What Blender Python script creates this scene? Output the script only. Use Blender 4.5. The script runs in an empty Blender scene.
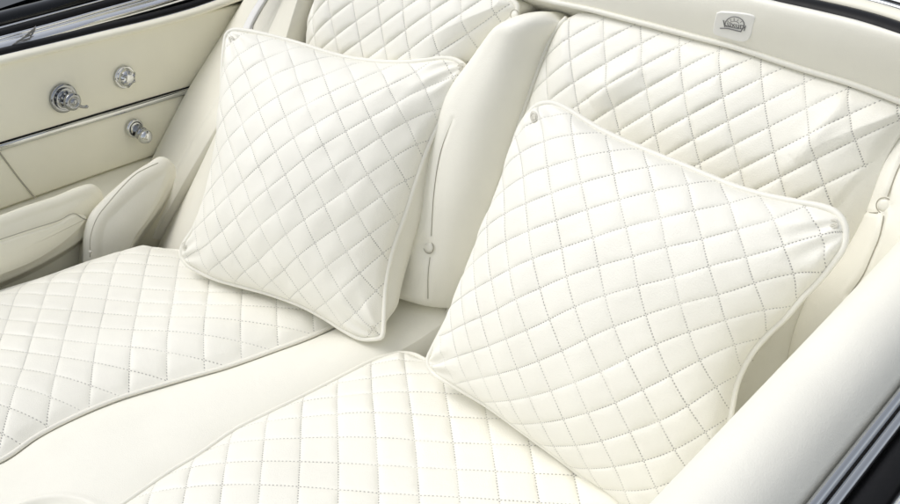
import bpy, math
import numpy as np
from mathutils import Matrix, Vector

# ------------------------------------------------------------------ camera model
F = 1150.0
v1 = np.array([1200.0, 800.0]); sl = 0.222
c_ = (v1[1]*252+F*F)/(v1[0]-v1[1]*sl)
v2 = np.array([-c_, 252+sl*c_])
nrm = lambda a: a/np.linalg.norm(a)
Yc = nrm(np.array([v1[0], v1[1], -F])); Xc = -nrm(np.array([v2[0], v2[1], -F])); Zc = np.cross(Xc, Yc)
Rm = np.stack([Xc, Yc, Zc])
def ray(px, py): return Rm @ nrm(np.array([px-450.0, 252.0-py, -F]))
_d = ray(430, 305); CAM = -_d*(1.0/-_d[2])

sc = bpy.context.scene
COL = sc.collection
cam = bpy.data.objects.new('camera', bpy.data.cameras.new('camera'))
COL.objects.link(cam)
M = Matrix.Identity(4)
for i in range(3):
    for j in range(3): M[i][j] = float(Rm[i, j])
    M[i][3] = float(CAM[i])
cam.matrix_world = M
cam.data.sensor_width = 36; cam.data.lens = F/900*36
cam.data.clip_start = 0.05; cam.data.clip_end = 500
sc.camera = cam

# planes the traced outlines lie on:  (normal, offset)
A18 = math.radians(18)
BN = np.array([0, -math.cos(A18), math.sin(A18)])      # faces out of the seat backs
BS = np.array([0, math.sin(A18), math.cos(A18)])       # up along the seat backs
def Zp(z): return (np.array([0, 0, 1.0]), z)
def Xp(x): return (np.array([1.0, 0, 0]), x)
def Bp(d=0.0): return (BN, d)
def at(p, pl):
    d = ray(*p); n, o = pl
    return CAM + d*(o-np.dot(CAM, n))/np.dot(d, n)
def tr(pts, pl): return [at(p, pl) for p in pts]
def bk(x, s, d=0.0): return np.array([x, 0, 0]) + BS*s + BN*d

def crom(pts, n, sub=16):
    """smooth curve through 3D points, resampled to n even steps"""
    P = np.array(pts, float)
    if len(P) == 2:
        t = np.linspace(0, 1, n)[:, None]; return P[0]*(1-t)+P[1]*t
    Q = np.vstack([2*P[0]-P[1], P, 2*P[-1]-P[-2]])
    out = []
    for i in range(1, len(Q)-2):
        p0, p1, p2, p3 = Q[i-1:i+3]
        # centripetal-like parametrisation keeps uneven spacing calm
        d1 = max(np.linalg.norm(p2-p1), 1e-6)
        m1 = (p2-p0)/max(np.linalg.norm(p2-p1)+np.linalg.norm(p1-p0), 1e-6)*d1
        m2 = (p3-p1)/max(np.linalg.norm(p3-p2)+np.linalg.norm(p2-p1), 1e-6)*d1
        t = np.linspace(0, 1, sub, endpoint=False)[:, None]
        out.append((2*t**3-3*t**2+1)*p1+(t**3-2*t**2+t)*m1+(-2*t**3+3*t**2)*p2+(t**3-t**2)*m2)
    out = np.vstack(out+[P[-1:]])
    L = np.r_[0, np.cumsum(np.linalg.norm(np.diff(out, axis=0), axis=1))]
    t = np.linspace(0, L[-1], n)
    return np.stack([np.interp(t, L, out[:, k]) for k in range(3)], 1)

def coons(bot, top, left, right, nu, nv):
    b, t = crom(bot, nu), crom(top, nu); l, r = crom(left, nv), crom(right, nv)
    u = np.linspace(0, 1, nu)[None, :, None]; v = np.linspace(0, 1, nv)[:, None, None]
    P = (1-v)*b[None]+v*t[None]+(1-u)*l[:, None]+u*r[:, None]
    P -= (1-u)*(1-v)*b[0]+u*(1-v)*b[-1]+(1-u)*v*t[0]+u*v*t[-1]
    return P, np.broadcast_to(u[..., 0], (nv, nu)), np.broadcast_to(v[..., 0], (nv, nu))

def gnormals(P):
    du = np.gradient(P, axis=1); dv = np.gradient(P, axis=0)
    n = np.cross(du, dv); return n/np.maximum(np.linalg.norm(n, axis=2, keepdims=True), 1e-9)

def wob(x, y, seed, freq, n=7):
    """smooth band-limited noise, about -1..1"""
    r = np.random.default_rng(seed); s = 0
    for k in range(n):
        a = r.uniform(0, 2*np.pi); f = freq*r.uniform(.5, 1.5)
        s = s+np.sin((x*np.cos(a)+y*np.sin(a))*f*2*np.pi+r.uniform(0, 6.28))
    return s/math.sqrt(n)/1.3

def sm(a, b, x):
    t = np.clip((x-a)/(b-a), 0, 1); return t*t*(3-2*t)

def puff(i, j, h, p=.55):
    a = np.abs(np.sin(np.pi*i)); b = np.abs(np.sin(np.pi*j))
    a = a*(2-a); b = b*(2-b)
    ci, cj = np.floor(i), np.floor(j)
    k = np.sin(ci*127.1+cj*311.7)*43758.5453; k = k-np.floor(k)
    return h*(.82+.36*k)*(a*b)**p

# ------------------------------------------------------------------ mesh helpers
def link(name, me, mat, parent=None, smooth=True):
    o = bpy.data.objects.new(name, me); COL.objects.link(o)
    if mat: me.materials.append(mat)
    if smooth: me.polygons.foreach_set('use_smooth', [True]*len(me.polygons))
    if parent:
        o.parent = parent; o.matrix_parent_inverse = parent.matrix_world.inverted()
    return o

def mesh(name, V, Fc, mat, parent=None, smooth=True):
    me = bpy.data.meshes.new(name)
    me.from_pydata([tuple(map(float, v)) for v in V], [], [tuple(int(q) for q in f) for f in Fc]); me.update()
    return link(name, me, mat, parent, smooth)

def merge(parts):
    V, Fc = [], []
    for v, f in parts:
        o = len(V); V += list(v); Fc += [tuple(q+o for q in g) for g in f]
    return V, Fc

def groove(P, path, w, depth, ridge=.25):
    """press a seam into a grid surface along a 3D path"""
    N = gnormals(P); N = N*np.sign(np.sum(N*(CAM-P), -1, keepdims=True))
    d = np.full(P.shape[:2], 1e9)
    for q in path: d = np.minimum(d, np.linalg.norm(P-q, axis=-1))
    return P+N*(depth*(-np.exp(-(d/w)**2)+ridge*np.exp(-((d-2.4*w)/(1.3*w))**2)))[..., None]

def snap(pts2d, Pg, lift=0.0, n=60):
    """lay a traced line onto a grid surface: for each point take the surface point on the same sight line"""
    V = Pg.reshape(-1, 3); q = (V-CAM)@Rm; X = 450+F*q[:, 0]/-q[:, 2]; Y = 252-F*q[:, 1]/-q[:, 2]
    c2 = crom([(a, b, 0) for a, b in pts2d], n); out = []
    N = gnormals(Pg).reshape(-1, 3)
    for a, b, _ in c2:
        d = (X-a)**2+(Y-b)**2
        k = d.argmin(); near = np.where(d < d[k]+2.0)[0]
        k = near[np.argmax(q[near, 2])]
        nn_ = N[k]; nn_ = nn_ if np.dot(nn_, CAM-V[k]) > 0 else -nn_
        r_ = ray(a, b); t = np.dot(V[k]-CAM, nn_)/np.dot(r_, nn_)
        out.append(CAM+r_*t+nn_*lift if abs(np.dot(r_, nn_)) > .15 else V[k]+nn_*lift)
    return np.array(out)

def gridmesh(name, P, mat, parent=None, quilt=None, qw=None, back=0.0, backdir=None, flip=False):
    """a grid surface; back>0 closes it into a solid of that depth. quilt=(i,j) goes to a UV map"""
    nv, nu = P.shape[:2]
    V = P.reshape(-1, 3)
    idx = np.arange(nv*nu).reshape(nv, nu)
    q = np.stack([idx[:-1, :-1], idx[:-1, 1:], idx[1:, 1:], idx[1:, :-1]], -1).reshape(-1, 4)
    loop = np.r_[idx[0, :-1], idx[:-1, -1], idx[-1, :0:-1], idx[:0:-1, 0]]
    faces = [q]
    qi = None
    n0 = len(V)
    if back > 0:
        m = len(loop)
        B = P.reshape(-1, 3)[loop]+np.array(backdir)*back
        c = B.mean(0)[None]
        V = np.vstack([V, B, c])
        a = loop; b = np.roll(loop, -1); d = n0+np.arange(m); e = np.roll(d, -1)
        faces.append(np.stack([a, d, e, b], -1))
        tri = np.stack([d, np.full(m, n0+m), e], -1)
    if flip: faces = [f[:, ::-1] for f in faces]
    me = bpy.data.meshes.new(name)
    Q = np.vstack(faces)
    nq = len(Q); nt = len(tri) if back > 0 else 0
    if nt and flip: tri = tri[:, ::-1]
    L = np.r_[Q.ravel(), tri.ravel()] if nt else Q.ravel()
    me.vertices.add(len(V)); me.vertices.foreach_set('co', V.astype(np.float32).ravel())
    me.loops.add(len(L)); me.loops.foreach_set('vertex_index', L.astype(np.int32))
    me.polygons.add(nq+nt)
    me.polygons.foreach_set('loop_start', np.r_[np.arange(nq)*4, nq*4+np.arange(nt)*3].astype(np.int32))
    me.update(calc_edges=True); me.validate()
    if quilt is not None:
        uv = me.uv_layers.new(name='quilt')
        I = np.zeros(len(V)); J = np.zeros(len(V)); I[:n0] = quilt[0].ravel(); J[:n0] = quilt[1].ravel()
        uv.data.foreach_set('uv', np.stack([I[L], J[L]], 1).astype(np.float32).ravel())
        at_ = me.attributes.new('qw', 'FLOAT', 'POINT')
        W = np.zeros(len(V)); W[:n0] = qw.ravel() if qw is not None else 1
        at_.data.foreach_set('value', W.astype(np.float32))
    return link(name, me, mat, parent)

def tube_geo(path, r, seg=10, closed=False, ry=None, caps=True):
    P = np.array(path, float); n = len(P)
    T = (np.roll(P, -1, 0)-np.roll(P, 1, 0)) if closed else np.gradient(P, axis=0)
    T /= np.maximum(np.linalg.norm(T, axis=1, keepdims=True), 1e-9)
    up = np.array([0, 0, 1.0]) if abs(T[0][2]) < .9 else np.array([1.0, 0, 0])
    N = nrm(up-T[0]*np.dot(up, T[0])); V = []
    rr = np.broadcast_to(np.array(r, float), (n,)); ry_ = rr if ry is None else np.broadcast_to(ry, (n,))
    for i in range(n):
        N = nrm(N-T[i]*np.dot(N, T[i])); B = np.cross(T[i], N)
        for k in range(seg):
            a = 2*np.pi*k/seg
            V.append(P[i]+N*np.cos(a)*ry_[i]+B*np.sin(a)*rr[i])
    Fc = []
    m = n if closed else n-1
    for i in range(m):
        i2 = (i+1) % n
        for k in range(seg):
            k2 = (k+1) % seg
            Fc.append((i*seg+k, i*seg+k2, i2*seg+k2, i2*seg+k))
    if not closed and caps:
        Fc.append(tuple(range(seg-1, -1, -1))); Fc.append(tuple((n-1)*seg+k for k in range(seg)))
    return V, Fc

def tube(name, path, r, mat, parent=None, seg=10, closed=False, ry=None):
    return mesh(name, *tube_geo(path, r, seg, closed, ry), mat, parent)

def torus_geo(c, n, R_, r, seg=28, s2=8, squash=1.0):
    n = nrm(np.array(n, float)); a = nrm(np.cross(n, [0.3, 0.2, 1])); b = np.cross(n, a)
    t = np.linspace(0, 2*np.pi, seg, endpoint=False)
    return tube_geo([c+a*np.cos(q)*R_+b*np.sin(q)*R_*squash for q in t], r, s2, True)

def lathe_geo(c, axis, prof, seg=40, ax_a=None):
    """prof: list of (radius, height along the axis)"""
    n = nrm(np.array(axis, float)); a = nrm(np.cross(n, [0.1, 0.2, 1]) if ax_a is None else np.array(ax_a)); b = np.cross(n, a)
    V = []; Fc = []
    for r, h in prof:
        for k in range(seg):
            t = 2*np.pi*k/seg
            V.append(c+n*h+(a*np.cos(t)+b*np.sin(t))*r)
    for i in range(len(prof)-1):
        for k in range(seg):
            k2 = (k+1) % seg
            Fc.append((i*seg+k, i*seg+k2, (i+1)*seg+k2, (i+1)*seg+k))
    Fc.append(tuple(range(seg-1, -1, -1))); Fc.append(tuple((len(prof)-1)*seg+k for k in range(seg)))
    return V, Fc

def empty(name, loc, label, cat, group=None):
    o = bpy.data.objects.new(name, None); COL.objects.link(o); o.location = loc; o.empty_display_size = .05
    o['label'] = label; o['category'] = cat; o['kind'] = 'thing'
    if group: o['group'] = group
    bpy.context.view_layer.update()
    return o

def pad(name, outline, pl, thick, mat, parent, dome=.012, round_=.018, n=140, extr=None):
    """rounded cushion slab from a traced outline on a plane; grows back by thick along -normal"""
    N = pl[0]
    C3 = crom([at(p, pl) if len(p) == 2 else np.array(p) for p in outline+[outline[0]]], n+1)[:-1]
    c = C3.mean(0)
    Tn = np.roll(C3, -1, 0)-np.roll(C3, 1, 0); Tn /= np.linalg.norm(Tn, axis=1, keepdims=True)
    inn = np.cross(N, Tn)
    if np.mean(np.sum(inn*(c-C3), 1)) < 0: inn = -inn
    back = -N if extr is None else np.array(extr)
    rings = [C3+back*thick, C3+back*round_*1.5]
    for a in np.linspace(0, math.pi/2, 9)[0:]:
        rings.append(C3+inn*round_*(1-math.cos(a))*1.0-N*round_*(1-math.sin(a)))
    base = rings[-1]
    for t in np.linspace(.06, .97, 14):
        rings.append(base*(1-t)+c*t+N*dome*(1-(1-t)**2.2))
    V = np.vstack(rings+[c[None]+N*dome]); m = n; Fc = []
    for i in range(len(rings)-1):
        for k in range(m):
            k2 = (k+1) % m; Fc.append((i*m+k, i*m+k2, (i+1)*m+k2, (i+1)*m+k))
    last = (len(rings)-1)*m; ce = len(V)-1
    for k in range(m): Fc.append((last+k, last+(k+1) % m, ce))
    Fc.append(tuple(range(m-1, -1, -1)))
    return mesh(name, V, Fc, mat, parent)

def fixn(o):
    import bmesh
    bm = bmesh.new(); bm.from_mesh(o.data); bmesh.ops.recalc_face_normals(bm, faces=bm.faces[:]); bm.to_mesh(o.data); bm.free()
    return o

# ------------------------------------------------------------------ materials
def new_mat(name):
    m = bpy.data.materials.new(name); m.use_nodes = True
    nt = m.node_tree; b = nt.nodes['Principled BSDF']
    return m, nt, b
def nd(nt, t, **kw):
    n = nt.nodes.new(t)
    for k, v in kw.items(): setattr(n, k, v)
    return n
def mth(nt, op, a, b=None, c=None):
    n = nt.nodes.new('ShaderNodeMath'); n.operation = op
    for k, q in enumerate((a, b, c)):
        if q is None: continue
        if isinstance(q, (int, float)): n.inputs[k].default_value = q
        else: nt.links.new(q, n.inputs[k])
    return n.outputs[0]

def leather(name, col, rough=.42, grain=.35, quilt=False, stitch=(.40, .395, .37), var=.035, spec=.4):
    m, nt, b = new_mat(name)
    tc = nd(nt, 'ShaderNodeTexCoord')
    vo = nd(nt, 'ShaderNodeTexVoronoi'); vo.inputs['Scale'].default_value = 620
    nt.links.new(tc.outputs['Object'], vo.inputs['Vector'])
    n1 = nd(nt, 'ShaderNodeTexNoise'); n1.inputs['Scale'].default_value = 9; n1.inputs['Detail'].default_value = 4
    nt.links.new(tc.outputs['Object'], n1.inputs['Vector'])
    n2 = nd(nt, 'ShaderNodeTexNoise'); n2.inputs['Scale'].default_value = 55; n2.inputs['Detail'].default_value = 5
    n2.inputs['Distortion'].default_value = .6
    nt.links.new(tc.outputs['Object'], n2.inputs['Vector'])
    # slight uneven tanning of the hide
    mr = nd(nt, 'ShaderNodeMapRange'); mr.inputs[1].default_value = .3; mr.inputs[2].default_value = .7
    mr.inputs[3].default_value = 1-var; mr.inputs[4].default_value = 1+var*.4
    nt.links.new(n1.outputs['Fac'], mr.inputs[0])
    mix = nd(nt, 'ShaderNodeVectorMath', operation='SCALE'); mix.inputs[0].default_value = col
    nt.links.new(mr.outputs[0], mix.inputs['Scale'])
    colout = mix.outputs[0]
    h = mth(nt, 'ADD', mth(nt, 'MULTIPLY', vo.outputs['Distance'], .00022*grain), mth(nt, 'MULTIPLY', n2.outputs['Fac'], .0007*grain))
    if quilt:
        uv = nd(nt, 'ShaderNodeUVMap', uv_map='quilt'); sp = nd(nt, 'ShaderNodeSeparateXYZ')
        nt.links.new(uv.outputs[0], sp.inputs[0])
        qa = nd(nt, 'ShaderNodeAttribute', attribute_name='qw')
        CELL = .047; NP = 10.0
        def fam(a, c):
            d = mth(nt, 'MULTIPLY', mth(nt, 'ABSOLUTE', mth(nt, 'SUBTRACT', mth(nt, 'FRACT', mth(nt, 'ADD', a, .5)), .5)), CELL)
            e = mth(nt, 'MULTIPLY', mth(nt, 'SUBTRACT', mth(nt, 'FRACT', mth(nt, 'MULTIPLY', c, NP)), .5), CELL/NP)
            r = mth(nt, 'SQRT', mth(nt, 'ADD', mth(nt, 'MULTIPLY', d, d), mth(nt, 'MULTIPLY', mth(nt, 'MULTIPLY', e, e), .55)))
            k = nd(nt, 'ShaderNodeMapRange', interpolation_type='SMOOTHSTEP')
            k.inputs[1].default_value = .0005; k.inputs[2].default_value = .00115; k.inputs[3].default_value = 1; k.inputs[4].default_value = 0
            nt.links.new(r, k.inputs[0])
            return k.outputs[0]
        s = mth(nt, 'MAXIMUM', fam(sp.outputs[0], sp.outputs[1]), fam(sp.outputs[1], sp.outputs[0]))
        n3 = nd(nt, 'ShaderNodeTexNoise'); n3.inputs['Scale'].default_value = 14; n3.inputs['Detail'].default_value = 2
        nt.links.new(tc.outputs['Object'], n3.inputs['Vector'])
        k3 = nd(nt, 'ShaderNodeMapRange'); k3.inputs[1].default_value = .38; k3.inputs[2].default_value = .6
        k3.inputs[3].default_value = .45; k3.inputs[4].default_value = .95
        nt.links.new(n3.outputs['Fac'], k3.inputs[0])
        s = mth(nt, 'MULTIPLY', mth(nt, 'MULTIPLY', s, k3.outputs[0]), qa.outputs['Fac'])
        mx = nd(nt, 'ShaderNodeMix', data_type='RGBA')
        nt.links.new(s, mx.inputs['Factor']); nt.links.new(colout, mx.inputs['A']); mx.inputs['B'].default_value = (*stitch, 1)
        colout = mx.outputs['Result']
        h = mth(nt, 'SUBTRACT', h, mth(nt, 'MULTIPLY', s, .0006))
    nt.links.new(colout, b.inputs['Base Color'])
    bp = nd(nt, 'ShaderNodeBump'); bp.inputs['Strength'].default_value = 1; bp.inputs['Distance'].default_value = 1
    nt.links.new(h, bp.inputs['Height']); nt.links.new(bp.outputs[0], b.inputs['Normal'])
    rr = nd(nt, 'ShaderNodeMapRange'); rr.inputs[3].default_value = rough-.06; rr.inputs[4].default_value = rough+.1
    nt.links.new(n2.outputs['Fac'], rr.inputs[0]); nt.links.new(rr.outputs[0], b.inputs['Roughness'])
    b.inputs['Specular IOR Level'].default_value = spec
    return m

def plain(name, col, rough, metal=0.0, spec=.5, coat=0, bump=0):
    m, nt, b = new_mat(name)
    n1 = nd(nt, 'ShaderNodeTexNoise'); n1.inputs['Scale'].default_value = 60; n1.inputs['Detail'].default_value = 5
    tc = nd(nt, 'ShaderNodeTexCoord'); nt.links.new(tc.outputs['Object'], n1.inputs['Vector'])
    mr = nd(nt, 'ShaderNodeMapRange'); mr.inputs[3].default_value = rough*.8; mr.inputs[4].default_value = rough*1.25
    nt.links.new(n1.outputs['Fac'], mr.inputs[0]); nt.links.new(mr.outputs[0], b.inputs['Roughness'])
    b.inputs['Base Color'].default_value = (*col, 1); b.inputs['Metallic'].default_value = metal
    b.inputs['Specular IOR Level'].default_value = spec; b.inputs['Coat Weight'].default_value = coat
    if bump:
        bp = nd(nt, 'ShaderNodeBump'); bp.inputs['Distance'].default_value = bump
        nt.links.new(n1.outputs['Fac'], bp.inputs['Height']); nt.links.new(bp.outputs[0], b.inputs['Normal'])
    return m

WHITE = (.88, .866, .785); CREAM = (.90, .873, .735); PIPE = (.86, .845, .76)
m_quilt = leather('quilted_white_leather', WHITE, .45, .9, True)
m_white = leather('smooth_white_leather', (.90, .885, .795), .38, .6)
m_back = leather('pillow_back_leather', (.83, .815, .73), .5, .5)
m_pipe = leather('piping_leather', PIPE, .4, .2)
m_cream = leather('cream_door_leather', CREAM, .42, .35)
m_grey = leather('pale_grey_trim', (.82, .80, .70), .5, .5)
m_seam = plain('seam_thread', (.42, .40, .33), .7)
m_thread = plain('pale_thread', (.62, .60, .54), .6)
m_corner = plain('corner_thread', (.74, .72, .64), .6)
m_belt = plain('belt_webbing', (.84, .84, .83), .6, bump=.0004)
m_chrome = plain('chrome', (.70, .71, .71), .06, 1.0)
m_bright = plain('reflection_brightened_chrome', (.95, .955, .96), .05, 1.0)  # chrome with raised base colour, standing in for a brighter sky reflection
m_dchrome = plain('reflection_darkened_chrome', (.40, .41, .42), .05, 1.0)  # same chrome, colour darkened to imitate dark surroundings mirrored in it
m_rub = plain('black_rubber', (.008, .008, .009), .45, spec=.2)
m_black = plain('black_gloss_paint', (.004, .005, .006), .08, spec=.4)
m_navy = plain('dark_blue_gloss_paint', (.006, .008, .018), .12, spec=.5)
m_ink = plain('dark_ink', (.2, .2, .2), .5)
m_badge = plain('pale_badge_enamel', (.88, .876, .84), .3)
m_floor = plain('dark_carpet', (.05, .048, .045), .9, bump=.002)

# ------------------------------------------------------------------ setting
def box_geo(a, b):
    x0, y0, z0 = a; x1, y1, z1 = b
    V = [(x0, y0, z0), (x1, y0, z0), (x1, y1, z0), (x0, y1, z0), (x0, y0, z1), (x1, y0, z1), (x1, y1, z1), (x0, y1, z1)]
    return V, [(0, 3, 2, 1), (4, 5, 6, 7), (0, 1, 5, 4), (1, 2, 6, 5), (2, 3, 7, 6), (3, 0, 4, 7)]
fl = mesh('floor', *box_geo((-1.0, -2.4, -.34), (.9, .5, -.30)), m_floor, smooth=False); fl['kind'] = 'structure'
gm, gnt, gb = new_mat('asphalt'); gb.inputs['Roughness'].default_value = .9
gn = nd(gnt, 'ShaderNodeTexNoise'); gn.inputs['Scale'].default_value = 40; gr = nd(gnt, 'ShaderNodeValToRGB')
gr.color_ramp.elements[0].color = (.035, .035, .036, 1); gr.color_ramp.elements[1].color = (.075, .074, .072, 1)
gnt.links.new(gn.outputs['Fac'], gr.inputs[0]); gnt.links.new(gr.outputs[0], gb.inputs['Base Color'])
gd = mesh('ground', [(-60, -60, -.75), (60, -60, -.75), (60, 60, -.75), (-60, 60, -.75)], [(0, 1, 2, 3)], gm, smooth=False); gd['kind'] = 'structure'

# ------------------------------------------------------------------ piping: a welt round a seam with its little stitched flange
def piping(name, path, r, parent, closed=False, seed=0):
    P = np.array(path); n = len(P)
    r_ = r*(1+.06*wob(np.arange(n)/n*8, np.zeros(n), seed, 1.0))
    return tube(name, P, r_, m_pipe, parent, seg=10, closed=closed)

# ------------------------------------------------------------------ seat cushions
def cushion(parent, left, rear, front, right, aff, crown, seed, nu, nv, pf):
    P, u, v = coons(front, rear, left, right, nu, nv)
    n = np.broadcast_to(np.array([0, 0, 1.0]), P.shape)
    x, y = P[..., 0], P[..., 1]
    wx = .07*wob(x, y, seed, 2.4); wy = .10*wob(x, y, seed+1, 2.4)
    i = aff[0][0]*x+aff[0][1]*y+aff[0][2]+aff[0][3]*x*y+wx; j = aff[1][0]*x+aff[1][1]*y+aff[1][2]+aff[1][3]*x*y+wy
    e = np.minimum(np.minimum(u, 1-u)*.5, np.minimum(v, 1-v)*.75)   # metres to the edge, roughly
    dome = crown*(1-(1-np.clip(e/.13, 0, 1))**2.4)
    fade = sm(.0, .022, e)
    z = dome+puff(i, j, pf)*(.9+.35*wob(x, y, seed+8, 5))*fade+.0022*wob(x, y, seed+2, 5)*fade
    P = P+n*z[..., None]
    o = gridmesh('seat_cushion', P, m_quilt, parent, (i, j), sm(.001, .003, e), back=.16, backdir=(0, 0, -1))
    loop = np.vstack([crom(left, 160), crom(rear, 90)[1:], crom(right, 160)[::-1][1:]])
    # drop a little round the seam
    piping('piping', loop+np.array([0, 0, .001]), .0034, o, seed=seed)
    return o

lseat = empty('quilted_bench', (-.3, -.1, -.16), 'left quilted white leather rear seat, beneath the left throw pillow beside the cream door panel', 'car seat', 'quilted rear seats')
rseat = empty('quilted_bench', (.3, -.1, -.16), 'right quilted white leather rear seat, beneath the right throw pillow and below the badge', 'car seat', 'quilted rear seats')

# left cushion outline (front edge lies outside the frame)
Lleft = [np.array([-.74, -.88, 0]), np.array([-.68, -.6, 0])]+tr([(0, 293), (45, 279), (90, 263), (122, 254), (150, 250)], Zp(0))
Lrear = tr([(150, 250), (180, 252)], Zp(0))+[np.array([-.30, -.075, 0]), np.array([-.13, -.06, 0]), np.array([-.075, -.075, 0])]
Lright = [np.array([-.30, -.88, 0])]+tr([(0, 461), (38, 436), (77, 416), (118, 399), (160, 386), (195, 376), (227, 367), (270, 352), (315, 335)], Zp(0))+[np.array([-.075, -.075, 0])]
Lfront = [Lleft[0], np.array([-.52, -.885, 0]), Lright[0]]
AFL = ((12.0, 13.24, 7.32, -3.3), (18.06, -18.8, -3.61, 14.8))
cushion(lseat, Lleft, Lrear, Lfront, Lright, AFL, .030, 11, 330, 420, .0030)
Rleft = [np.array([-.065, -.88, 0])]+tr([(100, 519), (125, 503), (167, 474), (200, 454), (235, 430), (267, 414), (310, 393), (345, 375), (375, 360), (398, 353)], Zp(0))
Rrear = tr([(398, 353), (418, 358), (432, 372)], Zp(0))+[np.array([.25, -.05, 0]), np.array([.55, -.03, 0]), np.array([.62, -.05, 0])]
Rrear[1] = Rrear[1]; 
Rright = [np.array([.62, -.88, 0]), np.array([.63, -.4, 0]), np.array([.62, -.05, 0])]
Rfront = [Rleft[0], np.array([.3, -.885, 0]), Rright[0]]
Rrear = [Rleft[-1]]+tr([(414, 355), (430, 362)], Zp(0))+[np.array([.20, -.06, 0]), np.array([.42, -.03, 0]), np.array([.62, -.05, 0])]
AFR = ((14.549, 14.842, 3.921, 0), (11.293, -17.937, -6.519, 0))
cushion(rseat, Rleft, Rrear, Rfront, Rright, AFR, .030, 23, 400, 480, .0042)

# ------------------------------------------------------------------ backrests
def crease(P, pts, w, amp, pl, side=1):
    """fold in the hide along a traced line: a valley with a ridge beside it; returns the displacement"""
    C = crom(tr(pts, pl), 40)
    D = P[..., None, :]-C[None, None]
    d2 = np.sum(D*D, -1); k = d2.argmin(-1); d = np.sqrt(d2.min(-1))
    T = np.gradient(C, axis=0); T /= np.linalg.norm(T, axis=1, keepdims=True)
    Tn = T[k]; Dn = np.take_along_axis(D, k[..., None, None], 2)[..., 0, :]
    s = np.sum(np.cross(BN, Tn)*Dn, -1)*side
    t = k/39.0; env = np.sin(np.pi*np.clip(t, .02, .98))**.6
    return amp*env*(-np.exp(-(d/w)**2)+.9*np.exp(-((s-w*1.7)**2+(d-np.abs(s))**2)/(w*1.3)**2))

def backrest(parent, left, top, bottom, right, aff, seed, nu, nv, creases=(), qmask=None, pipeline=None, dome=.035):
    P, u, v = coons(bottom, top, left, right, nu, nv)
    x = P[..., 0]; s = P@BS
    wx = .07*wob(x, s, seed, 2.6); wy = .09*wob(x, s, seed+1, 2.6)
    i = aff[0][0]*x+aff[0][1]*s+aff[0][2]+wx; j = aff[1][0]*x+aff[1][1]*s+aff[1][2]+wy
    e = np.minimum(np.minimum(u, 1-u)*.52, np.minimum(v, 1-v)*.5)
    dm = dome*(1-(1-np.clip(e/.12, 0, 1))**2.3)
    fade = sm(.0, .02, e)
    qm = np.ones_like(u) if qmask is None else qmask(P, u, v)
    z = dm+puff(i, j, .0045)*(.85+.3*wob(x, s, seed+8, 6))*fade*qm+.0025*wob(x, s, seed+2, 4.5)*fade
    for pts, w, amp, sd in creases: z = z+crease(P, pts, w, amp, Bp(.03), sd)*fade
    Q = P+BN*z[..., None]
    o = gridmesh('backrest', Q, m_quilt, parent, (i, j), sm(.001, .003, e)*sm(.5, .9, qm), back=.08, backdir=-BN)
    return o

AFB = ((18.084, 9.804, -10.814), (21.925, -25.554, 3.452))
Bl = [bk(.055, -.02)]+tr([(436, 345), (450, 310), (480, 243), (503, 180), (515, 140), (529, 99), (547, 50), (557, 30), (568, 18)], Bp())
Bt = [Bl[-1]]+tr([(582, 13), (625, 20), (662, 29), (700, 39), (735, 48), (800, 69), (850, 83), (900, 102), (912, 108)], Bp())
Br = [bk(.60, -.02)]+tr([(790, 352), (812, 290), (846, 250), (868, 212), (886, 160), (905, 125), (912, 108)], Bp())
Bb = [bk(.055, -.02), bk(.3, -.02), bk(.60, -.02)]
def qmR(P, u, v):
    # quilting stops short of the smooth outer border
    c = crom(tr([(918, 95), (900, 128), (880, 158), (857, 185), (840, 208), (800, 280), (770, 340), (740, 400)], Bp(.02)), 60)
    s = P@BS; cs = c@BS; cx = c[:, 0]; o = np.argsort(cs)
    return sm(0, .012, np.interp(s, cs[o], cx[o])-P[..., 0])
backR = backrest(rseat, Bl, Bt, Bb, Br, AFB, 37, 400, 360, creases=[
    ([(828, 72), (821, 90), (811, 108), (798, 126), (780, 146)], .011, .021, 1),
    ([(693, 118), (679, 128), (668, 142), (665, 158)], .008, .016, -1),
    ([(636, 42), (612, 57), (596, 69), (580, 83)], .016, .014, 1),
    ([(872, 96), (866, 110), (858, 122)], .008, .004, 1)], qmask=qmR)
piping('piping', crom(Bl, 160)+BN*.003, .0038, backR, seed=3)

# left backrest
Al = [bk(-.40, -.02), bk(-.405, .2)]+tr([(305, 50), (308, 22), (314, 0)], Bp())+[bk(-.33, .50)]
At = [bk(-.33, .50), bk(-.2, .515), bk(-.06, .50), bk(-.035, .488)]
Ar = [bk(-.075, -.02)]+tr([(420, 260), (440, 140), (464, 84), (480, 54), (501, 30), (519, 8)], Bp())+[bk(-.035+.085, .488)]
At[-1] = Ar[-1]
Ab = [bk(-.40, -.02), bk(-.2, -.02), bk(-.075, -.02)]
backL = backrest(lseat, Al, At, Ab, Ar, (AFB[0][:2]+(AFB[0][2]+.35,), AFB[1][:2]+(AFB[1][2]+.1,)), 51, 330, 360, creases=[
    ([(516, 14), (500, 14), (488, 20), (474, 30)], .008, .010, 1),
    ([(520, 20), (505, 38), (492, 50), (478, 60)], .007, .010, -1)])
piping('piping', crom(Ar, 140)+BN*.002, .004, backL, seed=4)

def rosette(name, c, n, R_, parent, seed=0, mat=None, thread=True, squash=1.15):
    """covered upholstery button ringed by a tight seam"""
    g = [lathe_geo(c, n, [(R_*.98, -.003), (R_*.98, .000), (R_*.88, .0016), (R_*.62, .0026), (R_*.3, .0030), (R_*.05, .0031)], 24)]
    o = mesh(name, *merge(g), mat or m_pipe, parent)
    ring = mesh('button_ring', *merge([torus_geo(c+np.array(n)*.0012, n, R_*1.14, R_*.09, squash=1.0)]), m_seam, o)
    return o
rosette('button', at((515, 15), Bp(.022)), BN, .006, backL)
wL = at((515, 15), Bp(.022))

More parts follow.
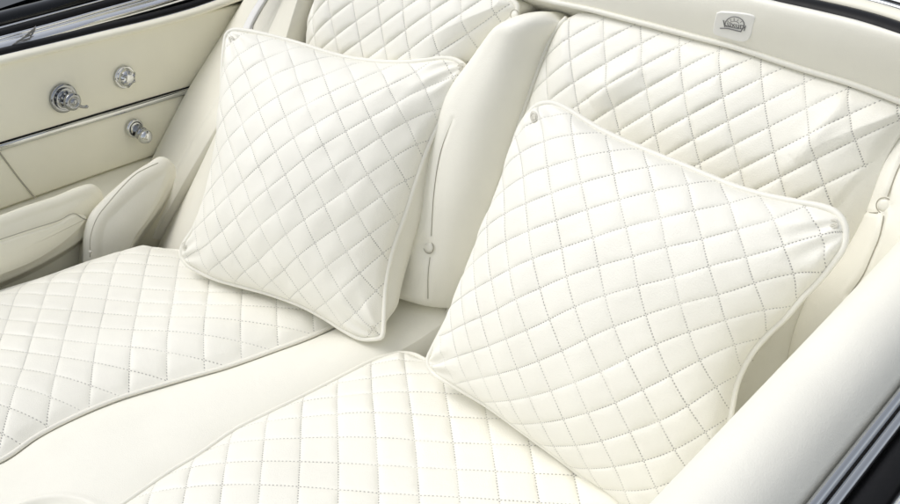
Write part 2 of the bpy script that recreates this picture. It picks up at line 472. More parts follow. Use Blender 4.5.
# smooth side wing of the left seat, between the grey trim and the quilting
wo = np.array([.004, .024, -.014])
wlp = [at((147, 241), Xp(-.665))+np.array([0, -.02, -.03]), at((147, 241), Xp(-.665)), at((190, 167), Xp(-.64)), at((219, 120), Xp(-.615)), at((258, 68), Xp(-.60)), at((297, 0), Xp(-.60)), np.array([-.60, .44, .335])]
wlp = [q+wo for q in wlp]
wl = coons([wlp[0], np.array([-.52, -.10, -.06]), bk(-.405, -.02)], [wlp[-1], np.array([-.47, .30, .42]), bk(-.335, .49)], wlp,
           [bk(-.405, -.02), bk(-.41, .2), bk(-.375, .36), bk(-.335, .49)], 60, 80)
Pw = wl[0]-gnormals(wl[0])*0
nn = gnormals(Pw); nn = nn*np.sign(np.sum(nn*BN, -1, keepdims=True))
Pw = Pw+nn*(.012*np.sin(np.pi*wl[1])**.7)[..., None]
fixn(gridmesh('side_wing', Pw, m_grey, lseat, back=.05, backdir=-BN))  # greyer leather colour stands in for shade beside the pillow

# smooth outer wing of the right seat with its button and seams
wpts_l = [bk(.595, -.02)]+tr([(790, 352), (812, 290), (846, 250), (866, 214), (886, 160), (905, 128), (925, 106)], Bp())
wr = coons([wpts_l[0], bk(.7, -.02), bk(.80, -.02)], [wpts_l[-1], wpts_l[-1]*.5+bk(.84, .44)*.5, bk(.84, .44)], wpts_l, [bk(.80, -.02), bk(.83, .2), bk(.84, .44)], 140, 200)
Pw = wr[0]+BN*((.004+.030*(1-(1-np.clip(wr[1]/.35, 0, 1))**2.2))*sm(0, .3, 1-wr[2])-.012*sm(.8, 1, wr[2]))[..., None]
wsA = snap([(903, 158), (896, 172), (890, 188), (887, 197)], Pw, 0, 40); wsB = snap([(883, 216), (879, 236), (871, 256), (862, 276), (848, 296)], Pw, 0, 80); wsC = snap([(866, 212), (872, 213), (877, 213)], Pw, 0, 20)
Pw = groove(Pw, np.vstack([wsA, wsB]), .003, .0028, .35); Pw = groove(Pw, wsC, .002, .0012, .3)
wb = at((884, 206), Bp(.03)); wb = Pw.reshape(-1, 3)[np.linalg.norm(np.cross(Pw.reshape(-1, 3)-CAM, ray(884, 206)), axis=1).argmin()]
Pw = Pw-BN*(.005*np.exp(-(np.linalg.norm(Pw-wb, axis=-1)/.014)**2))[..., None]
wingR = gridmesh('side_wing', Pw, m_white, rseat, back=.05, backdir=-BN)
fixn(wingR)
rosette('button', wb-BN*.004, BN, .0080, wingR)
def seamline(pts, pl, parent, r=.0008, name='seam', mat=None, n=50):
    return tube(name, crom([at(p, pl) if len(p) == 2 else np.array(p) for p in pts], n), r, mat or m_seam, parent, seg=6)
for q_ in (wsA, wsB, wsC): tube('seam', q_-BN*.0022, .0008, m_seam, wingR, 6)

# ------------------------------------------------------------------ centre armrest, folded up between the backrests
arm = empty('folding_armrest', (.02, 0, 0), 'smooth white padded armrest folded upright between the two quilted backrests', 'armrest')
Cl = tr([(388, 292), (396, 248), (408, 196), (424, 142), (446, 98), (476, 60), (501, 30), (520, 17)], Bp(.005))
Cr = tr([(452, 309), (478, 243), (500, 180), (513, 140), (527, 99), (545, 50), (556, 29), (560, 22)], Bp(.004))
Ct = [Cl[-1]]+tr([(535, 12), (550, 13)], Bp(.005))+[Cr[-1]]
Cb = [Cl[0]]+tr([(420, 300), (438, 306)], Bp(.005))+[Cr[0]]
P, u, v = coons(Cb, Ct, Cl, Cr, 150, 320)
e = np.minimum(u, 1-u)*2; ev = np.clip(np.minimum(v/.05, (1-v)/.09), 0, 1)
dz = .052*np.clip(1-(1-e)**2.6, 0, 1)**.75*(1-(1-ev)**2.4)**.6
bt = at((429, 248), Bp(.045)); db = np.linalg.norm(P+BN*dz[..., None]-bt, axis=-1)
dz = dz-.008*np.exp(-(db/.016)**2)+.0012*wob(P[..., 0], P@BS, 5, 6)*sm(0, 1, dz/.03)
PB = P+BN*dz[..., None]
def calm(p, k=9):
    q = np.vstack([np.repeat(p[:1], k, 0), p, np.repeat(p[-1:], k, 0)]); w_ = np.hanning(2*k+1); w_ /= w_.sum()
    return np.stack([np.convolve(q[:, c], w_, 'valid') for c in range(3)], 1)
sA = calm(snap([(453, 118), (441, 150), (434, 190), (431, 238)], PB, 0, 110)); sB = calm(snap([(430, 256), (428, 275), (428, 300)], PB, 0, 50), 5)
PB = groove(PB, np.vstack([sA, sB]), .0032, .0008, .3)
armpad = gridmesh('padded_body', PB, m_white, arm, back=.05, backdir=-BN)
for q_, k_ in ((sA, 110), (sB, 50)):
    d_ = np.array([np.linalg.norm(PB.reshape(-1, 3)-q, axis=1).argmin() for q in q_])
    off_ = np.sum((PB.reshape(-1, 3)[d_]-q_)*BN, 1); q2 = calm(q_+BN*(off_+.0007)[:, None], 6)
    tube('seam', q2, .00055*np.clip(np.arange(len(q2))/35+.15, 0, 1) if k_ == 110 else .00055, m_seam, armpad, 6)
b0 = snap([(429, 247), (430, 248)], PB, 0, 2)[0]
rosette('button', b0, BN, .0085, armpad)

# ------------------------------------------------------------------ console pad between the two cushions
con = empty('centre_console', (-.05, -.4, -.16), 'smooth white leather console pad running between the two quilted seat cushions', 'console')
gl = [p+np.array([.0045, 0, -.002]) for p in Lright]; gr_ = [p+np.array([-.0045, 0, -.002]) for p in Rleft]
gl = gl[:-1]+[np.array([-.069, -.07, -.002]), np.array([-.07, .03, -.002])]
gr_ = gr_+[np.array([.046, -.06, -.002]), np.array([.046, .03, -.002])]
P, u, v = coons([gl[0], gr_[0]], [gl[-1], gr_[-1]], gl, gr_, 90, 240)
e = np.minimum(u, 1-u)*2
P = P+np.array([0, 0, 1.0])*(.015*(1-(1-e)**2.2)+.0012*wob(P[..., 0], P[..., 1], 8, 4))[..., None]
# shallow round tray pressed into the front of the console
tc_ = at((40, 560), Zp(0)); td = np.linalg.norm((P-tc_)[..., :2], axis=-1)
P[..., 2] -= .006*(1-sm(.088, .096, td))
P[..., 2] += .0022*np.exp(-((td-.098)/.004)**2)
conpad = gridmesh('padded_top', P, m_white, con, back=.15, backdir=(0, 0, -1))

# ------------------------------------------------------------------ throw pillows
def pillow(idx, corners, edges, label, seed, Ff, Fb, qa, crinkle, corner_px, bulge=0.0):
    BLc, BRc, TRc, TLc = [np.array(c) for c in corners]
    n = nrm(np.cross(BRc-BLc, TLc-BLc)); c = (BLc+BRc+TRc+TLc)/4
    pl = (n, float(np.dot(n, c)))
    top, right, bot, left = [tr(e_, pl) for e_ in edges]      # TL>TR, BR>TR, BL>BR, BL>TL
    root = empty('throw_pillow', tuple((BLc+BRc)/2), label, 'pillow', 'quilted throw pillows')
    N_ = 300
    P, u, v = coons(bot, top, left, right, N_, N_)
    U = 2*u-1; Vv = 2*v-1
    base = np.clip((1-U**2)*(1-Vv**2), 0, 1)
    prof = base**.6
    # soft slump: fuller low down, a few broad dents
    prof = prof*(1+.10*(1-v)-.05)+.03*wob(u, v, seed+3, .9)*base
    G = P+n*(Ff*prof)[..., None]
    au = np.concatenate([np.zeros((N_, 1)), np.cumsum(np.linalg.norm(np.diff(G, axis=1), axis=2), 1)], 1); au /= au[:, -1:]
    av = np.concatenate([np.zeros((1, N_)), np.cumsum(np.linalg.norm(np.diff(G, axis=0), axis=2), 0)], 0); av /= av[-1:]
    i = (au+av)*qa[0]+qa[1]+.10*wob(u, v, seed, .9); j = (av-au)*qa[0]+qa[2]+.10*wob(u, v, seed+1, .9)
    e = np.minimum(np.minimum(u, 1-u), np.minimum(v, 1-v))*.42
    fade = sm(.001, .012, e)
    ang = wob(u, v, seed+5, 5)*.0013*np.exp(-((e-.012)/.012)**2)
    # gathers radiating from each corner
    for cu, cv in ((0, 0), (1, 0), (0, 1), (1, 1)):
        rr = np.hypot(u-cu, v-cv); th = np.arctan2(np.abs(v-cv), np.abs(u-cu))
        ang = ang+.0020*np.sin(th*13+seed+cu)*np.exp(-((rr-.10)/.07)**2)
    zf = Ff*prof+puff(i, j, crinkle)*(.9+.3*wob(au, av, seed+8, 1.6))*fade+ang-.0045*np.exp(-(e/.0035)**2)+.0012*wob(au*1.3, av, seed+9, 6)*fade
    front = P+n*zf[..., None]
    fo = gridmesh('front_panel', front, m_quilt, root, (i, j), sm(.0005, .002, e))
    zb = -(Fb*base**.5)+.0015*wob(u, v, seed+7, 3)*fade
    PBk = P+n*zb[..., None]
    if bulge:
        rd = nrm(BRc-BLc); wv_ = sm(0, .16, v)*sm(.98, .35, v)
        bu = sm(.72, .93, u)*np.sqrt(np.clip(1-(np.clip(u-.93, 0, 1)/.07)**2, 0, 1))
        PBk = PBk+(rd*bulge)[None, None]*(bu*wv_)[..., None]-n*(.016*bu*wv_)[..., None]
    bo = gridmesh('back_panel', PBk, m_back, root, flip=True)
    if bulge:
        k_ = int(.93*(N_-1)); cr = PBk[12:int(.93*N_), k_]+(rd*.0030)[None]
        tube('back_piping', crom(cr[::6], 90), .0026, m_pipe, root, 8)
    loop = np.vstack([crom(bot, 120)[:-1], crom(right, 120)[:-1], crom(top, 120)[::-1][:-1], crom(left, 120)[::-1][:-1]])
    # relax the corners of the welt
    for _ in range(5): loop = (np.roll(loop, 1, 0)+loop*2+np.roll(loop, -1, 0))/4
    piping('piping', loop, .0037, root, True, seed)
    # second fine line of the welt flange, pressed against the quilting
    for (cpx, rot) in corner_px:
        ctr = snap([cpx, (cpx[0]+.5, cpx[1])], front, .0012, 2)[0]
        t1 = nrm(np.cross(n, nrm(c-ctr))); t2 = np.cross(t1, n)
        g = []
        rg = np.random.default_rng(seed+rot)
        for q in range(3):
            o_ = ctr+t1*rg.normal()*.0018+t2*rg.normal()*.0012; R_ = .0034+.0010*q
            tt = np.linspace(0, 2*np.pi, 22, endpoint=False)
            g.append(tube_geo([o_+t1*np.cos(a)*R_*.8+t2*np.sin(a)*R_*1.2+n*.0006*np.sin(3*a+q) for a in tt], .0006, 5, True))
        mesh('corner_stitch', *merge(g), m_corner, root)
    return root, n, P

e1 = ([(226, 34), (232, 30), (240, 30), (253, 32), (275, 37), (300, 44), (343, 57), (380, 62), (413, 62), (443, 58), (456, 60), (466, 66)],
      [(383, 338), (384, 318), (386, 283), (393, 250), (407, 210), (418, 175), (431, 140), (448, 108), (461, 86), (466, 66)],
      [(180, 256), (189, 266), (213, 278), (233, 284), (267, 293), (300, 305), (323, 317), (345, 331), (362, 339), (383, 338)],
      [(180, 256), (183, 245), (194, 228), (209, 190), (216, 160), (220, 120), (222, 90), (223, 60), (226, 34)])
p1 = pillow(0, [(-.358, -.196, .069), (.030, -.138, .029), (.019, .102, .369), (-.393, .001, .369)], e1,
            'quilted white throw pillow on the left seat, a zip pull on its right edge', 61, .073, .070, (7.8, .15, .2), .0019,
            [((233, 40), 1), ((185, 246), 2), ((372, 330), 3), ((460, 68), 4)], bulge=.022)
e2 = ([(530, 112), (536, 106), (545, 103), (556, 104), (572, 112), (597, 128), (633, 145), (687, 167), (733, 186), (767, 196), (797, 202), (820, 206), (838, 213), (846, 226)],
      [(672, 532), (700, 500), (722, 450), (731, 413), (737, 383), (750, 356), (768, 334), (787, 316), (802, 298), (818, 282), (834, 262), (845, 245), (846, 226)],
      [(427, 360), (432, 372), (450, 383), (487, 405), (520, 429), (557, 456), (587, 479), (613, 498), (640, 521), (672, 532)],
      [(427, 360), (436, 342), (450, 315), (464, 283), (481, 243), (500, 193), (510, 158), (519, 130), (530, 112)])
p2 = pillow(1, [(.168, -.187, .076), (.563, -.214, .026), (.643, -.018, .367), (.227, -.010, .397)], e2,
            'quilted white throw pillow on the right seat, partly hidden by the padded sill', 83, .076, .066, (8.4, .35, .1), .0027,
            [((536, 116), 1), ((832, 225), 2)])
# zip pull with frayed thread on the right edge of the left pillow
zc = at((452, 116), (p1[1], float(np.dot(p1[1], p1[2].mean((0, 1))))-.008))
g = [tube_geo(crom([zc, zc+np.array([.004, -.002, -.006]), zc+np.array([.005, -.003, -.013])], 8), .0016, 6)]
rg = np.random.default_rng(4)
for k in range(9):
    d = rg.normal(size=3); d = nrm(d)*.008
    g.append(tube_geo(crom([zc, zc+d*.6+np.array([0, 0, .001]), zc+d], 6), .0006, 5))
mesh('zip_pull', *merge(g), m_thread, p1[0])

# ------------------------------------------------------------------ left door panel
door = empty('door_panel', (-.82, -.1, -.2), 'cream leather inner door panel with chrome knobs and trim strip left of the pillows', 'door panel')
XD = -.80
strip = [(-60, 166), (0, 147), (60, 129), (100, 117), (140, 105), (183, 92), (215, 82)]
S3 = crom(tr(strip, Xp(XD)), 90)
y0, y1 = -1.3, .75
def wall(name, lowpath, highpath, mat, parent, x0=XD, thick=.03, dome=.004):
    P, u, v = coons([lowpath[0], lowpath[-1]], [highpath[0], highpath[-1]], [lowpath[0], highpath[0]], [lowpath[-1], highpath[-1]], 80, 30)
    lo, hi = crom(lowpath, 80), crom(highpath, 80)
    t = v[..., None]; P = lo[None]*(1-t)+hi[None]*t
    P = P+np.array([1.0, 0, 0])*(dome*np.clip(1-(1-np.minimum(v, 1-v)*2)**4, 0, 1)+.0008*wob(P[..., 1], P[..., 2], 3, 3))[..., None]
    return fixn(gridmesh(name, P, mat, parent, back=thick, backdir=(-1, 0, 0)))
ext = lambda a, b, y: a+(b-a)*((y-a[1])/(b[1]-a[1]))
s_front = ext(S3[0], S3[30], y0); s_rear = ext(S3[-30], S3[-1], y1)
Sfull = [s_front]+list(S3[::8])+[s_rear]
top_l = tr([(0, 63), (50, 51), (100, 39), (143, 30), (190, 18), (235, 8)], Xp(XD))
Tfull = [ext(top_l[0], top_l[1], y0)]+top_l+[ext(top_l[-2], top_l[-1], y1)]
up = np.array([0, 0, 1.0])
wall('upper_panel', [p+up*.0055 for p in Sfull], [p+up*.004 for p in Tfull], m_cream, door)
bot_l = tr([(0, 209), (70, 184), (137, 161)], Xp(XD))
Bfull = [ext(bot_l[0], bot_l[1], y0)]+bot_l+[ext(bot_l[1], bot_l[2], y1)]
wall('lower_panel', Bfull, [p-up*.0055 for p in Sfull], m_cream, door)
seamline([(-1, 152), (8, 164), (20, 180), (35, 198)], Xp(XD+.005), door, .0016)
tube('trim_strip', crom(Sfull, 120)+np.array([.003, 0, 0]), .0045, m_chrome, door, 12, ry=.0062)
tube('trim_black_line', crom(Sfull, 120)+np.array([.0005, 0, .0065]), .0022, m_rub, door, 6)  # thin black line along the upper edge of the strip
# ledge under the lower panel
led = [p+np.array([.0, 0, -.004]) for p in Bfull]
P = np.stack([crom([p+np.array([-.02, 0, 0]) for p in led], 80), crom([p+np.array([.125, 0, -.001]) for p in led], 80), crom([p+np.array([.133, 0, -.006]) for p in led], 80), crom([p+np.array([.135, 0, -.02]) for p in led], 80), crom([p+np.array([.135, 0, -.25]) for p in led], 80)])
fixn(gridmesh('ledge', P, m_cream, door, back=.001, backdir=(-1, 0, 0)))

# chrome window crank
AX = np.array([1.0, 0, 0])
def knob_at(px, d=.006): return at(px, Xp(XD+d))
c0 = knob_at((63, 98))
wr_ = mesh('window_crank', *lathe_geo(c0, AX, [(.0275, 0), (.0275, .003), (.026, .006), (.0225, .0075), (.020, .006), (.0135, .006), (.0125, .012), (.0120, .022), (.0150, .024), (.0165, .028), (.0162, .033), (.013, .036), (.0095, .0368), (.0090, .0352), (.0065, .0352), (.0058, .038), (.0030, .0392), (.0004, .0394)], 48), m_dchrome, door)
g = [tube_geo(crom([c0+np.array([.031, 0, 0]), c0+np.array([.034, .010, -.012]), c0+np.array([.036, .019, -.017]), c0+np.array([.037, .024, -.016])], 12), [.0028]*10+[.0036, .002], 8)]
mesh('crank_lever', *merge(g), m_dchrome, wr_)
g = []
for k in range(10):
    a = k*2*np.pi/10; q = c0+np.array([.017, math.cos(a)*.0138, math.sin(a)*.0138])
    g.append(tube_geo([q-AX*.006, q+AX*.006], .0022, 6))
mesh('crank_flutes', *merge(g), m_dchrome, wr_)
# domed lock knob with facets
c1 = knob_at((124, 77))
kn = mesh('lock_knob', *lathe_geo(c1, AX, [(0.0220, 0.0000), (0.0220, 0.0028), (0.0201, 0.0056), (0.0186, 0.0047), (0.0175, 0.0051), (0.0169, 0.0102), (0.0147, 0.0153), (0.0113, 0.0186), (0.0070, 0.0206), (0.0028, 0.0212), (0.0003, 0.0214)], 48), m_chrome, door)
g = []
for k in range(6):
    a = k*2*np.pi/6+.3; q0 = c1+np.array([.012, math.cos(a)*.0166, math.sin(a)*.0166]); q1 = c1+np.array([.0203, math.cos(a)*.0085, math.sin(a)*.0085])
    g.append(tube_geo([q0, q1], .0030, 6))
mesh('knob_facets', *merge(g), m_dchrome, kn)
# pull knob below the strip: collar and teardrop handle
c2 = knob_at((134, 128))
dr = nrm(np.array([.88, .06, -.40]))
pk = mesh('pull_knob', *lathe_geo(c2, AX, [(.0190, 0), (.0190, .003), (.0175, .0065), (.0140, .0075), (.0128, .006), (.0112, .0105), (.0100, .0105)], 44), m_chrome, door)
mesh('collar', *lathe_geo(c2+AX*.004, dr, [(.0125, 0), (.0105, .012), (.0128, .013), (.0135, .017), (.0128, .021), (.0105, .022)], 40), m_dchrome, pk)
mesh('teardrop_handle', *lathe_geo(c2+AX*.004, dr, [(.009, .020), (.0135, .0225), (.0150, .0265), (.0145, .031), (.0115, .036), (.0070, .040), (.0028, .042), (.0004, .0425)], 40), m_chrome, pk)
mesh('dark_gasket', *lathe_geo(c2+AX*.0045, AX, [(.0150, -.001), (.0150, .0028), (.0118, .0030)], 40), m_rub, pk)

# padded armrest with a map pocket, in front of the door
XA = -.64
armr = pad('armrest', [(-60, 238), (0, 219), (30, 208), (60, 198), (82, 189), (96, 186), (105, 193), (106, 207), (99, 222), (86, 240), (60, 258), (30, 274), (0, 287), (-60, 312)], Xp(XA), .03, m_cream, door, .010, .014, extr=(-.85, 0, -.52))
fixn(armr)
pk_ = pad('pocket', [(-60, 262), (0, 243), (30, 233), (58, 224), (72, 216), (80, 215), (88, 218), (78, 232), (56, 250), (30, 265), (0, 277), (-60, 300)], Xp(XA+.012), .02, m_cream, armr, .003, .006)
fixn(pk_)
seamline([(-60, 259), (0, 239.5), (32, 229), (60, 220), (71, 214), (76, 214), (84, 219), (97, 221.5)], Xp(XA+.0125), armr, .0009)

# ------------------------------------------------------------------ quarter trim: rounded bolster, grey slanting panel
qt = empty('quarter_trim', (-.7, .05, -.1), 'pale grey slanted trim panel with a rounded bolster, between the door panel and left seat', 'trim panel')
bol = pad('bolster', [(96, 305), (90, 285), (90, 258), (91, 236), (97, 218), (110, 203), (125, 189), (142, 175), (156, 166), (166, 160), (174, 161), (180, 168), (180, 180), (172, 199), (160, 218), (148, 234), (136, 254), (128, 280), (114, 305)], Xp(-.602), .06, m_grey, qt, .017, .022, extr=(-.80, 0, -.60))
fixn(bol)
seamline([(90, 257), (90.5, 237), (97, 218), (110, 201), (124, 185), (136, 174), (148, 167.5), (158, 163)], Xp(-.592), bol, .0009)
mesh('stud', *lathe_geo(at((91, 252), Xp(-.590)), AX, [(.003, -.003), (.003, 0), (.002, .0015), (.0003, .002)], 16), m_thread, bol)
# slanting panel (band), modelled as a thick slab with rounded edges
bl = [np.array([-.80, -.05, -.09])]+[at((145, 165), Xp(-.795)), at((163, 130), Xp(-.795)), at((183, 92), Xp(-.795)), at((212, 45), Xp(-.795)), at((240, 0), Xp(-.795))]+[np.array([-.795, .46, .33])]
br_ = [np.array([-.68, -.12, -.12])]+[at((147, 241), Xp(-.665)), at((190, 167), Xp(-.64)), at((219, 120), Xp(-.615)), at((258, 68), Xp(-.60)), at((297, 0), Xp(-.60))]+[np.array([-.60, .44, .335])]
P, u, v = coons([bl[0], br_[0]], [bl[-1], br_[-1]], bl, br_, 60, 120); P = P+np.array([0, .012, 0])
nn = gnormals(P); nn = nn*np.sign(np.sum(nn*np.array([0.2, -1, 1]), -1, keepdims=True))
e = np.minimum(u, 1-u)*2
P = P+nn*(.010*(1-(1-np.clip(e/.5, 0, 1))**2.5)-.003*np.exp(-((u-.78)/.02)**2))[..., None]
band = fixn(gridmesh('slanted_panel', P, m_grey, qt, back=.06, backdir=nrm(np.array([0, .8, -.6]))))

# seat belt lying over the slanted panel
belt = empty('seat_belt', (-.7, .2, .2), 'white seat belt webbing over the grey trim panel behind the left pillow', 'seat belt')
def lay(pts2d, n_=60, lift=.004):
    V = P.reshape(-1, 3); q = (V-CAM)@Rm; X = 450+F*q[:, 0]/-q[:, 2]; Y = 252-F*q[:, 1]/-q[:, 2]
    Nn = gnormals(P).reshape(-1, 3); Nn = Nn*np.sign(np.sum(Nn*(CAM-V), 1, keepdims=True))
    o = []
    for a, b, _ in crom([(a, b, 0) for a, b in pts2d], n_):
        d = (X-a)**2+(Y-b)**2; k = np.argsort(d)[:6]; w_ = 1/(d[k]+.3); w_ /= w_.sum()
        o.append((V[k]+Nn[k]*lift).T@w_)
    q = np.array(o); e_ = np.vstack([2*q[0]-q[6:0:-1], q, 2*q[-1]-q[-2:-8:-1]]); h_ = np.hanning(15)[1:-1]; h_ /= h_.sum()
    return np.stack([np.convolve(e_[:, c], h_, 'valid') for c in range(3)], 1)
bpath = [(276, -18), (265, 0), (256, 14), (248, 30), (243, 50), (240, 72)]
c3 = lay(bpath); side = lay([(x+11, y) for x, y in bpath])
W = nrm((side-c3).mean(0)); wv = .0115
nb = nrm(np.cross(np.gradient(c3, axis=0).mean(0), W)); nb = nb if np.dot(nb, CAM-c3[0]) > 0 else -nb
rows = [c3-W*wv+nb*.0, c3-W*wv+nb*.0016, c3-W*wv*.5+nb*.002, c3+nb*.002, c3+W*wv*.5+nb*.002, c3+W*wv+nb*.0016, c3+W*wv]
fixn(gridmesh('webbing', np.stack(rows), m_belt, belt, back=.0014, backdir=-nb))

# ------------------------------------------------------------------ left window sill rails
sill = empty('window_sill', (-.88, -.1, .3), 'chrome and black window sill rails with a winged emblem above the cream door', 'window sill')
def rail(name, pts, x, ry, rz, mat, parent, seg=14):
    p = tr(pts, Xp(x)); full = [ext(p[0], p[1], y0)]+p+[ext(p[-2], p[-1], .9)]
    return tube(name, crom(full, 160), rz, mat, parent, seg, ry=ry)
off = lambda d, pts=None: [(x, y+d) for x, y in (pts or [(0, 58), (50, 46), (100, 34), (150, 22), (190, 11), (222, 0)])]
# tube(): ry is the up direction, r the sideways one
rail('cream_welt', off(3.0), -.802, .0075, .014, m_cream, sill)
rail('chrome_bead', off(-1.2), -.812, .0032, .004, m_bright, sill, 10)
rail('rubber_channel', off(-5), -.822, .0075, .012, m_rub, sill)
rail('chrome_rail', [(0, 48.5), (50, 35.5), (100, 21.5), (150, 7.5), (190, -4.5)], -.840, .0105, .014, m_bright, sill, 24)
rail('rail_backing', [(0, 44), (50, 31), (100, 17), (150, 3), (190, -9)], -.856, .009, .012, m_rub, sill, 12)
rail('chrome_ridge', [(0, 41.6), (50, 28.4), (100, 14.4), (150, .4), (190, -12)], -.846, .0032, .0045, m_bright, sill, 12)
rail('chrome_ridge', [(0, 38.0), (50, 24.8), (100, 10.8), (150, -3.2), (190, -16)], -.850, .0026, .0040, m_bright, sill, 12)
rail('rubber_lip', [(0, 33.5), (50, 20), (100, 6), (150, -8)], -.868, .0075, .012, m_rub, sill)
rail('chrome_line', [(0, 28), (50, 14.5), (100, 1), (150, -13)], -.882, .0030, .0045, m_bright, sill, 10)
rail('black_ledge', [(0, 21), (50, 8), (100, -6), (150, -20)], -.905, .016, .024, m_black, sill, 20)
rail('chrome_outer_line', [(0, 15), (30, 7), (60, -1), (150, -26)], -.93, .0034, .005, m_bright, sill, 10)
mesh('glossy_body_shell', *box_geo((-1.5, -1.3, -.5), (-.955, .9, .335)), m_black, sill, smooth=False)
rail('window_frame', [(0, 4), (30, -4), (60, -12)], -1.02, .010, .018, m_chrome, sill, 12)
# door outer skin below the sill
mesh('outer_skin', *box_geo((-.95, -1.3, -.5), (-.86, .9, .20)), m_black, sill, smooth=False)
# winged emblem: fine dark enamel feathers on the chrome rail
def em(px): return at(px, Xp(-.824))
g = []
for pts in ([(12, 45), (20, 41), (28, 39), (34, 36)], [(16, 42), (24, 38), (31, 35), (35, 31)], [(21, 39), (28, 35), (33, 31), (35, 27)], [(25, 36), (30, 32), (34, 28.5), (36, 26)], [(30, 38), (33, 33), (35.5, 28)]):
    g.append(tube_geo(crom([em(p) for p in pts], 14), [.0006]+[.0013]*11+[.0009, .0005], 6))
mesh('winged_emblem', *merge(g), m_ink, sill)

# ------------------------------------------------------------------ rear deck: padded roll above the backrests, badge, chrome trim
deck = empty('rear_deck', (.3, .3, .45), 'smooth white padded deck roll above the backrests with an oval badge', 'rear deck')
pipe_px = [(440, -28), (500, -13), (550, 1), (590, 9.5), (625, 18.5), (662, 28), (700, 38), (735, 47), (800, 68), (850, 83), (900, 101), (950, 120)]
PL = [bk(-.75, .50)]+tr(pipe_px, Bp(.004)); PL = PL[:1]+[bk(-.4, .505)]+PL[1:]+[PL[-1]+np.array([.15, 0, -.01])]
blk_px = [(560, -60), (700, -20), (770, 0), (815, 10), (860, 21), (900, 34), (950, 52)]
BL_ = tr(blk_px, Zp(.53)); BL_ = [np.array([-.75, BL_[0][1]+.12, .53])]+BL_+[BL_[-1]+np.array([.15, -.03, -.002])]
P, u, v = coons([PL[0], PL[-1]], [BL_[0], BL_[-1]], [PL[0], BL_[0]], [PL[-1], BL_[-1]], 240, 70)
lo, hi = crom(PL, 240), crom(BL_, 240); t = v[..., None]; P = lo[None]*(1-t)+hi[None]*t
nn = nrm(np.array([0, -.6, .8]))
P = P+nn*(.028*np.clip(1-(1-np.minimum(v, 1-v)*2)**2.4, 0, 1)+.0012*wob(P[..., 0], P[..., 2], 2, 2.5))[..., None]
deckpad = fixn(gridmesh('padded_roll', P, m_white, deck, back=.10, backdir=(0, .72, -.69)))
pp = crom(PL, 300)+BN*.003
piping('piping', pp, .0036, deck, seed=9)
mesh('piping_joint', *tube_geo(crom(tr([(727, 47.5), (735, 50), (742, 52)], Bp(.006)), 8), .0012, 6), m_seam, deck)
# badge
bc2 = [(x, y) for x, y in [(717, 13), (722, 11.5), (748, 14), (755, 17), (754, 24), (750, 38), (744, 41), (722, 36), (714, 33), (714, 25)]]
bp3 = snap(bc2+[bc2[0]], P, .0015, 61)[:-1]; bcen = bp3.mean(0)
bN = nrm(np.cross(bp3[15]-bcen, bp3[0]-bcen)); bN = bN if np.dot(bN, CAM-bcen) > 0 else -bN
bp3 = bp3-np.outer((bp3-bcen)@bN, bN)
V = np.vstack([bp3-bN*.003, bp3-bN*.0006, bcen+(bp3-bcen)*.96+bN*.0002]); m_ = 60; Fc = []
for i in range(2):
    for k in range(m_): Fc.append((i*m_+k, i*m_+(k+1) % m_, (i+1)*m_+(k+1) % m_, (i+1)*m_+k))
Fc.append(tuple(2*m_+k for k in range(m_))); Fc.append(tuple(range(m_-1, -1, -1)))
badge = fixn(mesh('badge', V, Fc, m_badge, deck, smooth=False))
plb = (bN, float(np.dot(bN, bcen))+.0006)
g = []
def ink(pts, r=.0005, n=16): g.append(tube_geo(crom(tr(pts, plb), n), r*.7, 5))
ink([(724.5, 27), (725.5, 22), (729, 18.5), (734, 17), (739, 18), (743, 21), (744, 25), (743, 29)], .0008)
ink([(720, 28.5), (728, 28.8), (735, 30.5), (741, 31.8)], .0010)
ink([(725, 26.5), (731, 27.5), (738, 29), (742, 29)], .0006)
ink([(741, 31.5), (743, 27.5)], .0009)
for a, b in (((731, 21), (730, 19.5)), ((734, 21), (734, 18.2)), ((737, 21.5), (738.5, 19.5)), ((728.5, 22.5), (727.5, 21)), ((740, 23), (742, 21.5))): ink([a, b], .0004, 4)
ink([(729, 23), (732, 21.6), (736, 21.8), (739, 23.6)], .0004)
mesh('emblem_lines', *merge(g), m_ink, badge)
# lettering on the badge (the photo's is a blurred short word)
cu = bpy.data.curves.new('lettering', 'FONT'); cu.body = 'Luxury'; cu.size = .0115; cu.extrude = .0002; cu.align_x = 'CENTER'; cu.align_y = 'CENTER'
to = bpy.data.objects.new('lettering', cu); COL.objects.link(to)
xa = nrm(at((742, 27), plb)-at((727, 24.5), plb)); ya = np.cross(bN, xa)
lm = Matrix(((xa[0], ya[0], bN[0], 0), (xa[1], ya[1], bN[1], 0), (xa[2], ya[2], bN[2], 0), (0, 0, 0, 1)))
lc = at((734.5, 25.3), plb); lm.translation = Vector(lc)
bpy.context.view_layer.update()
me = bpy.data.meshes.new_from_object(to.evaluated_get(bpy.context.evaluated_depsgraph_get())); bpy.data.objects.remove(to)
me.transform(lm); me.materials.clear(); link('lettering', me, m_ink, badge, False)

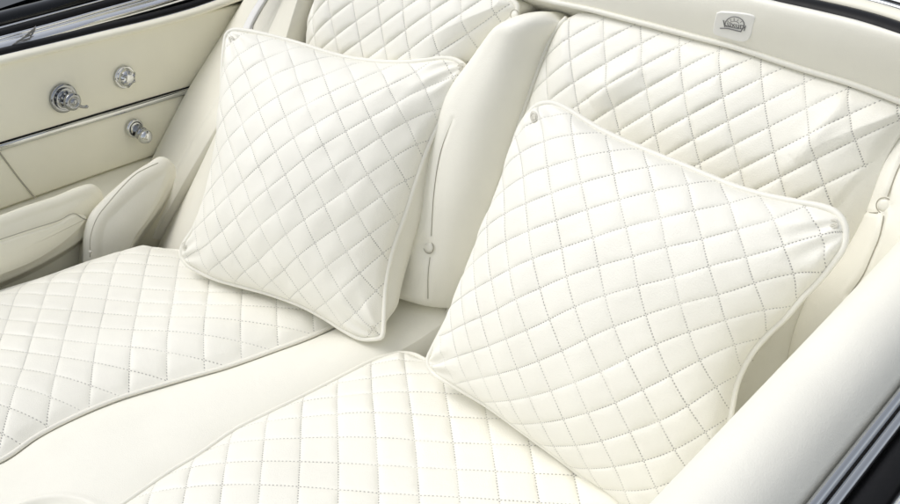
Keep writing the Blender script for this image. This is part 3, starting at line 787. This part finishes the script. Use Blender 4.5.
# trim behind the roll
def drail(name, d, up_, ry, r, mat, seg=12):
    p = crom(BL_, 160); q = p+np.array([0, d, up_])
    return tube(name, q, r, mat, deck, seg, ry=ry)
drail('rubber_channel', .012, -.004, .010, .014, m_rub)
drail('cream_welt', .034, .002, .008, .010, m_cream)
drail('rubber_gap', .047, .000, .006, .005, m_rub)
drail('chrome_bead', .054, .003, .004, .0035, m_chrome)
drail('rubber_seal', .061, .001, .006, .004, m_rub)
drail('chrome_rail', .069, .003, .005, .004, m_chrome)
drail('rubber_lip', .077, .000, .006, .005, m_rub)
p = crom(BL_, 60); Pq = np.stack([p+np.array([0, .083, .001]), p+np.array([0, .11, .008]), p+np.array([0, .16, .012]), p+np.array([0, .3, .006]), p+np.array([0, .6, -.03])])
fixn(gridmesh('body_shell', Pq, m_black, deck, back=.15, backdir=(0, 0, -1)))

# ------------------------------------------------------------------ right body side: padded sill, chrome rail, dark body
rs = empty('padded_sill', (.75, -.4, .2), 'wide smooth white padded sill with chrome and dark body trim in the near right corner', 'sill')
def sweep(name, sec, y0_, y1_, mat, parent, ny=120, bend=lambda y: (0, 0), amp=0.0):
    S = crom([(a, b, 0) for a, b in sec], 60); ys = np.linspace(y0_, y1_, ny)
    P = np.zeros((ny, 60, 3))
    for k, y in enumerate(ys):
        dx, dz = bend(y)
        P[k, :, 0] = S[:, 0]+dx; P[k, :, 1] = y; P[k, :, 2] = S[:, 1]+dz
    if amp: P[..., 2] += amp*wob(P[..., 0], P[..., 1], 14, 2.2)
    return fixn(gridmesh(name, P, mat, parent, back=.0015, backdir=(0, 0, -1)))
bend = lambda y: (-.02*(y+.3)**2*0, -.03*max(0, y-.05)**2)
sweep('padded_roll', [(.665, -.1), (.663, .15), (.668, .27), (.680, .325), (.705, .362), (.733, .378), (.760, .372), (.778, .352), (.784, .325), (.784, .28)], -1.3, .13, m_white, rs, bend=bend, amp=.0022)
def rr_(name, x, z, r, ry, mat, seg=14):
    ys = np.linspace(-1.3, .13, 60)
    return tube(name, [(x+bend(y)[0], y, z+bend(y)[1]) for y in ys], r, mat, rs, seg, ry=ry)
rr_('chrome_bead', .7905, .338, .0050, .006, m_chrome)
rr_('chrome_rail', .8015, .335, .0050, .005, m_chrome)
rr_('rubber_channel', .818, .322, .016, .010, m_rub)
sweep('dark_body_shell', [(.826, .30), (.838, .318), (.925, .322), (.94, .31), (.945, .2), (.95, -.3)], -1.3, .13, m_navy, rs)
rr_('outer_chrome_rail', .848, .332, .0125, .014, m_bright)

# ------------------------------------------------------------------ light
w = bpy.data.worlds.new('World'); sc.world = w; w.use_nodes = True
wn = w.node_tree; bg = wn.nodes['Background']; sky = wn.nodes.new('ShaderNodeTexSky')
SUN_EL, SUN_AZ = math.radians(59), math.radians(-126)     # azimuth from +Y, clockwise
sky.sky_type = 'NISHITA'; sky.sun_disc = False; sky.sun_elevation = SUN_EL; sky.sun_rotation = SUN_AZ
sky.dust_density = 3.0; sky.air_density = 1.0; sky.ozone_density = .6
hs = wn.nodes.new('ShaderNodeHueSaturation'); hs.inputs['Saturation'].default_value = .34
wn.links.new(sky.outputs[0], hs.inputs['Color']); wn.links.new(hs.outputs[0], bg.inputs[0]); bg.inputs[1].default_value = .145
sl_ = bpy.data.lights.new('sun', 'SUN'); sl_.energy = 1.05; sl_.angle = math.radians(42); sl_.color = (1, .985, .955)
so = bpy.data.objects.new('sun', sl_); COL.objects.link(so)
dv = Vector((math.sin(SUN_AZ)*math.cos(SUN_EL), math.cos(SUN_AZ)*math.cos(SUN_EL), math.sin(SUN_EL)))
so.rotation_euler = dv.to_track_quat('Z', 'Y').to_euler()
sc.view_settings.view_transform = 'Standard'; sc.view_settings.look = 'None'
sc.view_settings.exposure = .09; sc.view_settings.gamma = 1
sc.render.engine = 'CYCLES'
sc.cycles.max_bounces = 10; sc.cycles.diffuse_bounces = 6
